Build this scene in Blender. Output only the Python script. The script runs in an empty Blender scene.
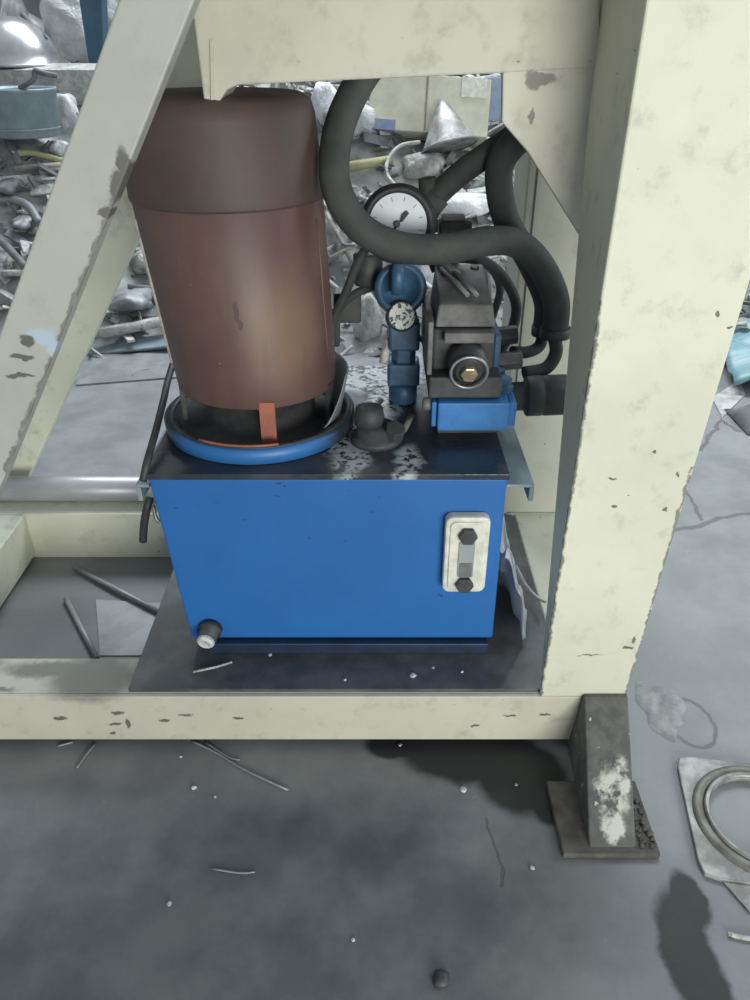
import bpy, math, random
from mathutils import Vector, Matrix
C = bpy.context.scene.collection
S = bpy.context.scene
R = math.radians
# ------------------------------------------------------------------ camera, world, lights, exposure
H, F, PITCH = 1.15, 770.0, R(31.2)
cd = bpy.data.cameras.new('camera'); cam = bpy.data.objects.new('camera', cd); C.objects.link(cam)
cam.location = (0, 0, H); cam.rotation_euler = (R(90) - PITCH, 0, 0)
cd.sensor_fit = 'VERTICAL'; cd.sensor_height = 24.0; cd.lens = 24.0 * F / 1000.0
cd.clip_start = .02; cd.clip_end = 60
S.camera = cam
w = bpy.data.worlds.new('World'); S.world = w; w.use_nodes = True
bg = w.node_tree.nodes['Background']; bg.inputs[0].default_value = (.82, .92, 1.0, 1); bg.inputs[1].default_value = .38
def area(name, loc, aim, sx, sy, power, col):
    l = bpy.data.lights.new(name, 'AREA'); l.shape = 'RECTANGLE'; l.size = sx; l.size_y = sy; l.energy = power; l.color = col
    o = bpy.data.objects.new(name, l); C.objects.link(o); o.location = loc
    o.rotation_euler = (Vector(aim) - Vector(loc)).to_track_quat('-Z', 'Y').to_euler(); return o
area('window_light', (1.25, -2.3, .85), (.35, 1.0, .15), 1.8, 1.1, 118, (1.0, 1.0, .93))
area('skylight', (.5, 5.8, 5.4), (.2, 1.2, 0), 4.6, 2.0, 500, (.88, .95, 1.0))
area('side_opening_light', (4.2, 2.2, 2.2), (.9, 1.8, 0), 2.4, 1.8, 80, (.88, .95, 1.0))
S.view_settings.view_transform = 'Standard'; S.view_settings.look = 'None'
S.view_settings.exposure = 0.0; S.view_settings.gamma = 1.0; S.view_settings.use_curve_mapping = False
# ------------------------------------------------------------------ from a pixel of the photograph to a point of the place
CP, SP = math.cos(PITCH), math.sin(PITCH)
def ray(px, py):
    u, v = (px - 375) / F, (500 - py) / F
    return Vector((u, CP + v * SP, v * CP - SP))
def P(px, py, Y):
    d = ray(px, py); t = Y / d.y
    return Vector((d.x * t, Y, H + d.z * t))
def G(px, py, z=0.0):
    d = ray(px, py); t = (z - H) / d.z
    return Vector((d.x * t, d.y * t, z))
def scale_at(p):                                # pixels per metre there
    return F / (p.y * CP + (H - p.z) * SP)
rnd = random.Random(7)
# ------------------------------------------------------------------ materials
class NT:
    def __init__(s, name):
        m = bpy.data.materials.new(name); m.use_nodes = True; s.m = m; s.t = m.node_tree
        s.b = s.t.nodes['Principled BSDF']; s.geo = s.t.nodes.new('ShaderNodeNewGeometry'); s.pos = s.geo.outputs['Position']
    def n(s, kind): return s.t.nodes.new('ShaderNode' + kind)
    def link(s, a, b): s.t.links.new(a, b)
    def put(s, sock, v):
        if isinstance(v, bpy.types.NodeSocket): s.link(v, sock)
        else: sock.default_value = v
    def math(s, op, a, b=0.0, clamp=False):
        n = s.n('Math'); n.operation = op; n.use_clamp = clamp; s.put(n.inputs[0], a); s.put(n.inputs[1], b); return n.outputs[0]
    def vm(s, op, a, b=(0, 0, 0)):
        n = s.n('VectorMath'); n.operation = op; s.put(n.inputs[0], a); s.put(n.inputs[1], b)
        return n.outputs['Value'] if op in ('LENGTH', 'DISTANCE', 'DOT_PRODUCT') else n.outputs[0]
    def noise(s, scale, detail=4.0, rough=.55, stretch=None, off=(0, 0, 0)):
        v = s.pos
        if stretch: v = s.vm('MULTIPLY', v, stretch)
        v = s.vm('ADD', v, off)
        n = s.n('TexNoise'); n.inputs['Scale'].default_value = scale; n.inputs['Detail'].default_value = detail
        n.inputs['Roughness'].default_value = rough; s.link(v, n.inputs['Vector']); return n
    def ramp(s, v, a, b, lo=0.0, hi=1.0):
        n = s.n('MapRange'); n.interpolation_type = 'SMOOTHSTEP'
        n.inputs['From Min'].default_value = a; n.inputs['From Max'].default_value = b
        n.inputs['To Min'].default_value = lo; n.inputs['To Max'].default_value = hi; s.put(n.inputs['Value'], v); return n.outputs[0]
    def mix(s, f, a, b):
        n = s.n('Mix'); n.data_type = 'RGBA'; s.put(n.inputs['Factor'], f)
        for k, v in ((6, a), (7, b)):
            s.put(n.inputs[k], v if isinstance(v, bpy.types.NodeSocket) else (*v, 1)); 
        return n.outputs[2]
    def spots(s, lst, wob=.02, wscale=14, soft=.25):   # stains and chips with a place and shape of their own
        nz = s.noise(wscale, 5, .65); off = s.vm('MULTIPLY', s.vm('SUBTRACT', nz.outputs['Color'], (.5, .5, .5)), (wob * 2,) * 3)
        p = s.vm('ADD', s.pos, off); out = None
        for c, r in lst:
            d = s.vm('LENGTH', s.vm('DIVIDE', s.vm('SUBTRACT', p, tuple(c)), tuple(r)))
            k = s.ramp(d, 1 - soft, 1 + soft, 1, 0); out = k if out is None else s.math('MAXIMUM', out, k)
        return out
    def line(s, pts, wid, wob=.015, wscale=12, wz=0):       # a crack along a polyline
        nz = s.noise(wscale, 4, .6); off = s.vm('MULTIPLY', s.vm('SUBTRACT', nz.outputs['Color'], (.5, .5, .5)), (wob * 2, wob * 2, wz * 2))
        p = s.vm('ADD', s.pos, off); out = None
        for a, b in zip(pts, pts[1:]):
            a, b = Vector(a), Vector(b); ab = b - a
            pa = s.vm('SUBTRACT', p, tuple(a))
            t = s.math('DIVIDE', s.vm('DOT_PRODUCT', pa, tuple(ab)), ab.length_squared, True)
            n = s.n('VectorMath'); n.operation = 'SCALE'; n.inputs[0].default_value = tuple(ab); s.link(t, n.inputs['Scale'])
            k = s.ramp(s.vm('DISTANCE', pa, n.outputs[0]), wid * .4, wid, 1, 0); out = k if out is None else s.math('MAXIMUM', out, k)
        return out
    def bump(s, h, strength=.3, dist=.004):
        n = s.n('Bump'); n.inputs['Strength'].default_value = strength; n.inputs['Distance'].default_value = dist
        s.link(h, n.inputs['Height']); s.link(n.outputs[0], s.b.inputs['Normal'])
    def done(s, col, rough=.6, metal=0.0, spec=None):
        s.put(s.b.inputs['Base Color'], col if isinstance(col, bpy.types.NodeSocket) else (*col, 1))
        s.put(s.b.inputs['Roughness'], rough); s.put(s.b.inputs['Metallic'], metal)
        if spec is not None: s.b.inputs['Specular IOR Level'].default_value = spec
        return s.m
def mottled(name, c1, c2, scale=12, rough=.6, metal=0.0, bump=.15, stretch=None, spec=None, dist=.003):
    t = NT(name); n = t.noise(scale, 5, .6, stretch)
    col = t.mix(t.ramp(n.outputs['Fac'], .35, .65), c1, c2); t.bump(n.outputs['Fac'], bump, dist)
    return t.done(col, rough, metal, spec)
def painted(name, paint, dark=(.13, .125, .115), edges=(), chips=(), pale=(), palecol=(.42, .50, .60), amount=.745, grime=.5, grimecol=(.30, .30, .24), rough=.45):
    t = NT(name)
    big = t.noise(3.2, 5, .6).outputs['Fac']; mid = t.noise(22, 5, .65).outputs['Fac']
    col = t.mix(t.ramp(big, .35, .72), paint, tuple(c * .86 for c in paint))
    col = t.mix(t.math('MULTIPLY', t.ramp(mid, .52, .75), grime), col, grimecol)
    n = t.noise(46, 3, .5, (1, 1, 1.8)).outputs['Fac']
    m = t.ramp(n, amount, amount + .03)
    for a_, b_, wd in edges: col = t.mix(t.line([a_, b_], wd, .010, 45, .010), col, (.20, .20, .175))
    if pale: col = t.mix(t.spots(pale, .018, 30, .35), col, palecol)
    if chips: m = t.math('MAXIMUM', m, t.spots(chips, .012, 40, .2))
    col = t.mix(m, col, dark)
    t.bump(t.math('SUBTRACT', t.math('MULTIPLY', mid, .3), m), .35, .0015)
    return t.done(col, t.math('ADD', rough, t.math('MULTIPLY', mid, .25)))
M = {}
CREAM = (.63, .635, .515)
pt = lambda px, py, Y: P(px, py, Y)
M['cream'] = painted('cream_paint', CREAM)
M['cream_rear'] = painted('cream_paint_rear', (.46, .465, .39))  # same cream darkened to stand in for shade on the rear post
M['cream_post'] = painted('cream_paint_post', CREAM, edges=[((.296, 1.0, .13), (.296, 1.0, .85), .0055), ((.451, 1.0, .13), (.470, 1.0, .60), .005)], chips=[(pt(748, 312, 1.0).lerp(pt(718, 315, 1.0), 1), (.004, .05, .004)), (pt(731, 328, 1.0), (.004, .05, .002)), (pt(612, 480, 1.0), (.007, .05, .002)), (pt(628, 648, 1.0), (.010, .05, .003)), (pt(634, 640, 1.0), (.003, .05, .008)), (pt(590, 655, 1.0), (.022, .05, .0014)), (pt(615, 507, 1.0), (.005, .05, .003)), (pt(678, 475, 1.0), (.002, .05, .006)), (pt(655, 452, 1.0), (.003, .05, .003)), (pt(665, 510, 1.0), (.003, .05, .003))])
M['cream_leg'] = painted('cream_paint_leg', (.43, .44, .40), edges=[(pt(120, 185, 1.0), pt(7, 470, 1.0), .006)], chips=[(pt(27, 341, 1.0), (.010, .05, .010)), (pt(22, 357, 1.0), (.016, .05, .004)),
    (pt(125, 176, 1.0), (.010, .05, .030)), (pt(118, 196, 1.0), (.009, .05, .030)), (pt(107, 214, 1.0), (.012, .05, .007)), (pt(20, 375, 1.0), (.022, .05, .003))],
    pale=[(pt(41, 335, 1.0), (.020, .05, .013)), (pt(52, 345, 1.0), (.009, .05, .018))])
M['cream_rail'] = painted('cream_paint_rail', (.53, .515, .43), chips=[(pt(118, 713, 1.0), (.012, .05, .006)), (pt(115, 724, 1.0), (.012, .05, .004)), (pt(128, 724, 1.0), (.004, .05, .011)),
    (pt(112, 733, 1.0), (.007, .05, .004)), (pt(165, 721, 1.0), (.010, .05, .004)), (pt(60, 718, 1.0), (.012, .05, .004)), (pt(185, 714, 1.0), (.014, .05, .003)),
    (pt(475, 726, 1.0), (.008, .05, .004)), (pt(510, 716, 1.0), (.012, .05, .002)), (pt(545, 714, 1.0), (.009, .05, .003)), (pt(238, 718, 1.0), (.010, .05, .003)),
], pale=[(Vector((-.60, 1.07, .131)), (.10, .022, .02)), (Vector((-.52, 1.05, .131)), (.08, .06, .02)), (Vector((-.80, 1.085, .131)), (.10, .015, .02)), (Vector((-.70, 1.02, .131)), (.05, .008, .02))], palecol=(.20, .20, .175), grime=.6, amount=.725)
M['cream_beam'] = painted('cream_paint_beam', (.55, .535, .455), dark=(.22, .215, .19), chips=[(pt(541, 78, 1.19), (.020, .05, .008)), (pt(533, 83, 1.19), (.010, .05, .010)), (pt(530, 117, 1.19), (.004, .05, .009))])
M['blue_tank'] = painted('blue_tank_paint', (.013, .128, .40), dark=(.02, .05, .13), grime=.10, grimecol=(.03, .10, .26), amount=.735, rough=.42)
M['blue_part'] = mottled('blue_valve_paint', (.045, .125, .225), (.032, .075, .135), 30, .45)
M['blue_block'] = mottled('blue_block_paint', (.03, .19, .50), (.03, .15, .38), 30, .42)
M['navy'] = mottled('navy_paint', (.012, .03, .07), (.01, .02, .045), 20, .5)
def lid():
    t = NT('black_oily_lid'); s = t.spots([((-.02, 1.56, .525), (.13, .10, .1)), ((-.045, 1.19, .525), (.035, .08, .1)), ((.055, 1.16, .525), (.025, .06, .1)), ((.02, 1.40, .525), (.03, .10, .1))], .03, 16, .3)
    n = t.noise(75, 3, .6).outputs['Fac']; k = t.math('MULTIPLY', s, t.ramp(n, .40, .52)); g = t.noise(9, 4).outputs['Fac']
    col = t.mix(k, t.mix(t.ramp(g, .4, .7), (.022, .028, .040), (.05, .055, .06)), (.42, .46, .47)); t.bump(n, .3, .002)
    return t.done(col, t.ramp(g, .3, .7, .25, .5))
M['lid'] = lid()
def motor():
    t = NT('rust_red_motor_paint'); n = t.noise(7, 5, .6).outputs['Fac']; f = t.noise(45, 4, .6).outputs['Fac']
    col = t.mix(t.ramp(n, .35, .7), (.100, .056, .050), (.125, .076, .061))
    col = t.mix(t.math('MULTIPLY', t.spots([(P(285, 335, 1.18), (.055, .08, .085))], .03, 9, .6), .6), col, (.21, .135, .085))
    col = t.mix(t.math('MULTIPLY', t.ramp(t.noise(26, 5, .6, (1, 1, .12)).outputs['Fac'], .50, .72), .45), col, (.085, .048, .044))
    col = t.mix(t.spots([(P(236, 314, 1.17), (.0035, .06, .018)), (P(240, 326, 1.17), (.004, .06, .009))], .008, 40), col, (.055, .032, .03))
    col = t.mix(t.ramp(f, .70, .74), col, (.40, .30, .24)); t.bump(f, .15, .002); return t.done(col, .50)
M['motor'] = motor()
def dish():
    t = NT('oily_blue_dish'); s = t.spots([((-.40, 1.36, .54), (.085, .19, .1)), ((-.03, 1.36, .54), (.105, .20, .1)), ((-.21, 1.5, .54), (.25, .20, .1))], .03, 18, .3)
    return t.done(t.mix(s, (.025, .14, .38), (.022, .032, .050)), .45)
M['dish'] = dish()
M['motor_cowl'] = mottled('dusty_brown_cowl', (.086, .053, .046), (.064, .046, .040), 8, .6)
M['motor_dark'] = mottled('dusty_dark_cap', (.052, .043, .038), (.060, .047, .041), 8, .7)
M['orange'] = mottled('orange_primer', (.36, .12, .07), (.26, .09, .06), 20, .6)
M['pale_edge'] = mottled('pale_edge_strip', (.55, .53, .48), (.40, .34, .30), 40, .5)
M['hose'] = mottled('black_rubber_hose', (.036, .042, .040), (.052, .058, .054), 25, .75, bump=.3)
M['black'] = mottled('black_plastic', (.025, .028, .030), (.045, .048, .048), 30, .55)
M['charcoal'] = mottled('charcoal_cast_metal', (.060, .062, .064), (.035, .038, .042), 35, .6)
M['grey_cast'] = mottled('grey_cast_metal', (.17, .17, .165), (.10, .10, .10), 30, .55)
M['brass'] = mottled('dull_brass', (.62, .52, .36), (.40, .32, .22), 60, .35, .7)
M['steel'] = mottled('bare_steel', (.42, .43, .44), (.28, .29, .30), 18, .38, .6)
M['pipe'] = mottled('dull_steel_pipe', (.46, .47, .49), (.34, .345, .36), 14, .42, .25, stretch=(.3, 1, 1))
M['silver'] = mottled('cast_aluminium', (.36, .365, .355), (.16, .16, .15), 17, .45, .30)
M['bowl'] = mottled('polished_steel', (.62, .63, .63), (.50, .51, .51), 6, .25, .75, bump=.02)
M['galv'] = mottled('galvanised_steel', (.30, .37, .40), (.22, .28, .31), 9, .5, .3)
M['plate'] = mottled('oily_black_plate', (.048, .052, .056), (.10, .102, .102), 11, .42)
M['white'] = mottled('white_plastic', (.62, .63, .62), (.46, .48, .49), 14, .5, bump=.9, dist=.03)
M['white_frame'] = mottled('off_white_cast_frame', (.72, .72, .64), (.55, .55, .47), 40, .45)
M['dial'] = mottled('white_dial', (.74, .78, .82), (.66, .70, .74), 20, .35, bump=0)
M['paper'] = mottled('bright_paper', (.80, .81, .82), (.60, .62, .64), 12, .7, bump=.8, dist=.03)
M['card'] = mottled('cream_cardboard', (.62, .60, .48), (.50, .49, .40), 9, .85)
M['blue_tape'] = mottled('blue_tape', (.24, .30, .44), (.20, .25, .36), 20, .5)
M['brown'] = mottled('brown_board', (.30, .25, .18), (.22, .19, .15), 12, .8)
M['yellow'] = mottled('faded_yellow', (.42, .40, .20), (.33, .32, .18), 15, .6)
M['grey_sheet'] = mottled('grey_sheet_metal', (.30, .31, .32), (.20, .21, .22), 7, .5, .2)
M['dark_scrap'] = mottled('dark_scrap', (.11, .115, .12), (.18, .185, .19), 15, .6)
M['light_scrap'] = mottled('light_scrap', (.56, .56, .53), (.34, .34, .32), 17, .6, .1, bump=.8, dist=.03)
M['blue_post'] = mottled('blue_post_paint', (.06, .135, .20), (.05, .11, .165), 8, .5)
M['tarp'] = mottled('teal_blue_tarp', (.16, .30, .36), (.24, .38, .42), 14, .45, stretch=(1, 5, 1))
M['rust'] = mottled('rusty_brown_plate', (.055, .050, .045), (.10, .092, .082), 26, .75)
M['wood'] = mottled('grey_wood', (.40, .38, .33), (.28, .27, .24), 12, .8, stretch=(1, 6, 1))
def wedge_mat():
    t = NT('dark_steel_with_cement'); n = t.noise(30, 5, .65).outputs['Fac']
    s = t.spots([((.400, .835, .058), (.026, .10, .022)), ((.420, .86, .078), (.013, .05, .022)), ((.396, .80, .030), (.02, .05, .010))], .022, 34, .3)
    col = t.mix(t.ramp(n, .4, .65), (.075, .08, .078), (.12, .12, .11)); col = t.mix(t.ramp(t.noise(55, 3).outputs['Fac'], .68, .72), col, (.45, .46, .43))
    col = t.mix(t.math('MULTIPLY', s, t.ramp(n, .36, .5)), col, (.50, .50, .46)); t.bump(t.math('ADD', n, s), .5, .004); return t.done(col, .65)
M['wedge'] = wedge_mat()
def floor_mat():
    t = NT('stained_concrete'); big = t.noise(1.5, 5, .6).outputs['Fac']; mid = t.noise(5.5, 6, .62).outputs['Fac']; fine = t.noise(60, 4, .6).outputs['Fac']
    col = t.mix(t.ramp(mid, .35, .68), (.200, .210, .220), (.265, .275, .280))
    col = t.mix(t.ramp(fine, .66, .72, 0, .35), col, (.40, .41, .41))
    oil = t.spots([((-.42, .55, 0), (.70, .40, 1)), ((-.1, .72, 0), (.55, .20, 1)), ((-.5, .15, 0), (1.0, .35, 1))], .22, 3.0, .75)   # oil grime plus the shadow over the front floor, painted dark
    k = t.math('MULTIPLY', oil, t.ramp(big, .30, .65, .55, .95))  # oil grime and the painted front shadow together
    col = t.mix(k, col, t.mix(t.ramp(mid, .38, .62), (.052, .058, .070), (.095, .100, .106)))
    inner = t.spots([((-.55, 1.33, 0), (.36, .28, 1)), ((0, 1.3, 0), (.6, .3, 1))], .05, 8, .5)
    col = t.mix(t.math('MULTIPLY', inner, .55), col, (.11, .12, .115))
    oil_and_shadow = t.spots([(G(470, 752), (.14, .070, 1)), (G(520, 775), (.085, .085, 1)), (G(400, 745), (.07, .035, 1)), (G(552, 800), (.05, .05, 1)), (G(690, 955), (.040, .10, 1)), (G(688, 905), (.03, .05, 1)), (G(705, 990), (.035, .05, 1))], .022, 9, .18)  # oil spill by the rail; the lower-right spots are a cast shadow painted dark
    col = t.mix(t.math('MULTIPLY', oil_and_shadow, .96), col, (.014, .018, .017))
    cr = t.line([G(487, 820), G(492, 845), G(503, 868), G(500, 885)], .004)
    cr = t.math('MAXIMUM', cr, t.line([G(672, 531), G(700, 527), G(722, 518), G(760, 512)], .010, .02))
    cr = t.math('MAXIMUM', cr, t.line([G(686, 490), G(702, 520)], .008, .02))
    cr = t.math('MAXIMUM', cr, t.line([G(700, 450), G(722, 420), G(740, 432)], .010, .03))
    gc = G(689, 722); cr = t.math('MAXIMUM', cr, t.line([(gc.x + .048 * math.cos(R(a)), gc.y + .062 * math.sin(R(a)), 0) for a in range(-200, 90, 24)], .0055, .010, 20))
    col = t.mix(t.math('MULTIPLY', cr, .7), col, (.09, .09, .09))
    t.bump(t.math('SUBTRACT', t.math('ADD', t.math('MULTIPLY', fine, .5), mid), cr), .25, .004)
    return t.done(col, t.math('SUBTRACT', t.ramp(mid, .3, .7, .42, .62), t.math('MULTIPLY', oil_and_shadow, -.10)), 0, .4)
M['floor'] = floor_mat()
M['patch'] = mottled('rough_cement', (.30, .31, .31), (.19, .20, .20), 30, .8, bump=.6)
M['wall'] = mottled('grey_plaster', (.22, .23, .235), (.15, .16, .165), 3, .8)
M['heap'] = mottled('scrap_dust', (.42, .42, .41), (.22, .225, .225), 9, .8, bump=.5)
def glass():
    t = NT('sight_glass'); t.b.inputs['Transmission Weight'].default_value = .55; t.b.inputs['IOR'].default_value = 1.45
    return t.done((.55, .60, .66), .12)
M['glass'] = glass()
def film():
    t = NT('grey_plastic_film'); t.b.inputs['Transmission Weight'].default_value = .35
    return t.done((.66, .68, .70), .30)
M['film'] = film()
# ------------------------------------------------------------------ mesh helpers
class MB:
    def __init__(s): s.v = []; s.f = []; s.sm = []
    def add(s, vs, fs, smooth=False):
        o = len(s.v); s.v += [tuple(v) for v in vs]; s.f += [tuple(i + o for i in f) for f in fs]; s.sm += [smooth] * len(fs); return s
    def box(s, a, b, m=None):
        (x0, y0, z0), (x1, y1, z1) = a, b
        vs = [(x0, y0, z0), (x1, y0, z0), (x1, y1, z0), (x0, y1, z0), (x0, y0, z1), (x1, y0, z1), (x1, y1, z1), (x0, y1, z1)]
        if m: vs = [m @ Vector(v) for v in vs]
        return s.add(vs, [(0, 3, 2, 1), (4, 5, 6, 7), (0, 1, 5, 4), (1, 2, 6, 5), (2, 3, 7, 6), (3, 0, 4, 7)])
    def hexa(s, bot, top):
        return s.add(list(bot) + list(top), [(3, 2, 1, 0), (4, 5, 6, 7), (0, 1, 5, 4), (1, 2, 6, 5), (2, 3, 7, 6), (3, 0, 4, 7)])
    def prism(s, poly, vec):                     # closed outline swept along vec
        n = len(poly); vec = Vector(vec); vs = [Vector(p) for p in poly] + [Vector(p) + vec for p in poly]
        return s.add(vs, [tuple(range(n))[::-1], tuple(range(n, 2 * n))] + [(i, (i + 1) % n, n + (i + 1) % n, n + i) for i in range(n)])
    def tube(s, pts, r, seg=12, cap=True):
        pts = [Vector(p) for p in pts]; n = len(pts); rs = r if isinstance(r, (list, tuple)) else [r] * n
        vs = []; t0 = (pts[1] - pts[0]).normalized(); u = t0.orthogonal().normalized()
        for i, p in enumerate(pts):
            t = (pts[min(i + 1, n - 1)] - pts[max(i - 1, 0)]).normalized()
            u = (u - t * u.dot(t)).normalized(); v = t.cross(u)
            vs += [p + (u * math.cos(a) + v * math.sin(a)) * rs[i] for a in [2 * math.pi * k / seg for k in range(seg)]]
        s.add(vs, [(i * seg + k, i * seg + (k + 1) % seg, (i + 1) * seg + (k + 1) % seg, (i + 1) * seg + k) for i in range(n - 1) for k in range(seg)], True)
        if cap:
            o = len(s.v) - n * seg; s.f += [tuple(o + k for k in range(seg))[::-1], tuple(o + (n - 1) * seg + k for k in range(seg))]; s.sm += [False, False]
        return s
    def lathe(s, prof, m=None, seg=32, smooth=True, cap=True):   # prof: (radius, height) pairs around local z
        m = m or Matrix(); n = len(prof); vs = []
        for r, z in prof: vs += [m @ Vector((r * math.cos(a), r * math.sin(a), z)) for a in [2 * math.pi * k / seg for k in range(seg)]]
        o = len(s.v)
        s.add(vs, [(i * seg + k, i * seg + (k + 1) % seg, (i + 1) * seg + (k + 1) % seg, (i + 1) * seg + k) for i in range(n - 1) for k in range(seg)], smooth)
        if cap: s.f += [tuple(o + k for k in range(seg))[::-1], tuple(o + (n - 1) * seg + k for k in range(seg))]; s.sm += [False, False]
        return s
    def sheet(s, fn, nu, nv, thick=.0):           # fn(u, v) -> point, u, v in 0..1; given a thickness it is closed
        vs = [Vector(fn(i / nu, j / nv)) for j in range(nv + 1) for i in range(nu + 1)]
        q = [(j * (nu + 1) + i, j * (nu + 1) + i + 1, (j + 1) * (nu + 1) + i + 1, (j + 1) * (nu + 1) + i) for j in range(nv) for i in range(nu)]
        return s.add(vs, q, True)
    def build(s, name, mat, parent=None, bevel=0.0, solid=0.0, loc=None):
        me = bpy.data.meshes.new(name); org = Vector(loc) if loc is not None else Vector((0, 0, 0))
        me.from_pydata([tuple(Vector(v) - org) for v in s.v], [], s.f); me.validate()
        if len(s.sm) == len(me.polygons): me.polygons.foreach_set('use_smooth', s.sm)
        me.materials.append(M[mat] if isinstance(mat, str) else mat); me.update()
        o = bpy.data.objects.new(name, me); C.objects.link(o); o.location = org
        if parent is not None:
            o.parent = parent
            pw = parent.location if parent.parent is None else parent.location + parent.parent.location
            o.location = org - pw
        if solid:
            k = o.modifiers.new('solid', 'SOLIDIFY'); k.thickness = solid; k.offset = 0
        if bevel:
            k = o.modifiers.new('bevel', 'BEVEL'); k.width = bevel; k.segments = 2; k.limit_method = 'ANGLE'; k.angle_limit = R(40)
        return o
def tag(o, label, cat, group=None):
    o['label'] = label; o['category'] = cat
    if group: o['group'] = group
    return o
def thing(name, label, cat, loc, group=None):
    o = bpy.data.objects.new(name, None); C.objects.link(o); o.location = loc; o.empty_display_size = .05; return tag(o, label, cat, group)
def structure(o): o['kind'] = 'structure'; return o
def smooth(pts, k=6):
    pts = [Vector(p) for p in pts]; q = [pts[0] * 2 - pts[1]] + pts + [pts[-1] * 2 - pts[-2]]; out = []
    for i in range(1, len(q) - 2):
        a, b, c, d = q[i - 1:i + 3]
        for j in range(k):
            t = j / k; out.append(.5 * ((2 * b) + (c - a) * t + (2 * a - 5 * b + 4 * c - d) * t * t + (3 * b - a - 3 * c + d) * t ** 3))
    return out + [pts[-1]]
def axis(p, d):                                  # frame at p whose local z runs along d
    return Matrix.Translation(Vector(p)) @ Vector(d).to_track_quat('Z', 'Y').to_matrix().to_4x4()
def hexnut(m, r, h): return MB().lathe([(r, 0), (r, h)], m, 6, False)
def channel(mb, a, b, y0, y1, z0, z1, t=.009, front=True):   # C section along x, web at the front or the back
    yw = (y0, y0 + t) if front else (y1 - t, y1)
    mb.box((a, yw[0], z0), (b, yw[1], z1)); 
    f = (yw[1], y1) if front else (y0, yw[0])
    mb.box((a, f[0], z1 - t), (b, f[1], z1)); mb.box((a, f[0], z0), (b, f[1], z0 + t)); return mb
# ------------------------------------------------------------------ the setting
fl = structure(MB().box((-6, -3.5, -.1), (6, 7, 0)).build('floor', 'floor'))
structure(MB().box((-6, 6.4, 0), (6, 6.55, 4.2)).build('wall_back', 'wall'))
# broken round patch in the floor beside the post
pc = G(682, 722)
def patch(u, v):
    a = u * 2 * math.pi; r = .055 * v * (1 + .16 * math.sin(3 * a + 1) + .08 * math.sin(7 * a))
    x, y = pc.x - .030 + r * math.cos(a) * .8, pc.y + .035 + r * math.sin(a) * 1.3
    return (x, y, .0005 + .005 * (1 - v ** 3) * (.75 + .35 * math.sin(160 * x + 40 * y) * math.sin(150 * y - 60 * x)))
MB().sheet(patch, 40, 12).build('cement_mound', 'patch', fl)
# scrap slope at the back of the shop
def heap_z(x, y):
    b = max(0.0, min(1.0, (y - 3.1) / 1.5)); n = .05 * math.sin(3.1 * x + 2 * y) + .04 * math.sin(7.3 * x - 4 * y) + .03 * math.sin(11 * y + 2.7 * x)
    return b * .97 + n * min(1, b * 5) * (1 - .55 * (b >= 1)) - (.02 if b == 0 else 0)
hp = MB().sheet(lambda u, v: (-3.2 + 5.6 * u, 3.0 + 3.3 * v, heap_z(-3.2 + 5.6 * u, 3.0 + 3.3 * v)), 70, 44).build('scrap_mound', 'heap')
tag(hp, 'grey dusty mound of scrap rising behind the machine', 'scrap heap'); hp['kind'] = 'stuff'
def on_heap(px, py, lift=0.0):                   # where a sight line meets the slope
    d = ray(px, py); t = 2.4
    while t < 8:
        p = Vector((0, 0, H)) + d * t
        if p.y > 3.0 and p.z <= heap_z(p.x, p.y) + lift or p.z <= 0: break
        t += .01
    return Vector((p.x, p.y, max(0, p.z)))
# ------------------------------------------------------------------ machine frame
fr = thing('machine_frame', 'cream painted welded steel machine frame around the blue hydraulic tank', 'machine frame', (.3, 1.0, 0))
# right front post, tapering towards the foot
xl = lambda z: .296; xr = lambda z: .445 + .047 * z; yb = lambda z: .98 + .20 * z
z0, z1 = .131, 1.5
MB().hexa([(xl(z0), 1.0, z0), (xr(z0), 1.0, z0), (xr(z0), yb(z0), z0), (xl(z0), yb(z0), z0)], [(xl(z1), 1.0, z1), (xr(z1), 1.0, z1), (xr(z1), yb(z1), z1), (xl(z1), yb(z1), z1)]).build('front_post', 'cream_post', fr, .004)
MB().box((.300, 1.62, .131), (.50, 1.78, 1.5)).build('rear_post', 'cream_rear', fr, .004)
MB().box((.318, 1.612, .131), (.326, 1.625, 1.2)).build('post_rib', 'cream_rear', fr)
# leaning legs on the left
def leg(xa, z_a, slope, wd, y0, y1, zb, zt):
    x = lambda z: xa + slope * (z - z_a)
    return MB().hexa([(x(zb) - wd, y0, zb), (x(zb), y0, zb), (x(zb), y1, zb), (x(zb) - wd, y1, zb)], [(x(zt) - wd, y0, zt), (x(zt), y0, zt), (x(zt), y1, zt), (x(zt) - wd, y1, zt)])
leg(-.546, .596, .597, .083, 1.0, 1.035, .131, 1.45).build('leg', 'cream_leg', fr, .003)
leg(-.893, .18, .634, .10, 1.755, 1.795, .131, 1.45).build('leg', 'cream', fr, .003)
# rails
channel(MB(), -1.05, .372, 1.0, 1.10, .02, .131).build('front_rail', 'cream_rail', fr, .002)
channel(MB(), -.96, .60, 1.614, 1.80, .0, .131, .010).build('rear_rail', 'cream', fr, .002)
MB().box((-.965, 1.10, .01), (-.868, 1.614, .131)).build('side_rail', 'cream', fr, .004)
MB().box((.345, 1.10, .01), (.45, 1.614, .131)).build('side_rail', 'cream', fr, .004)
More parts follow.
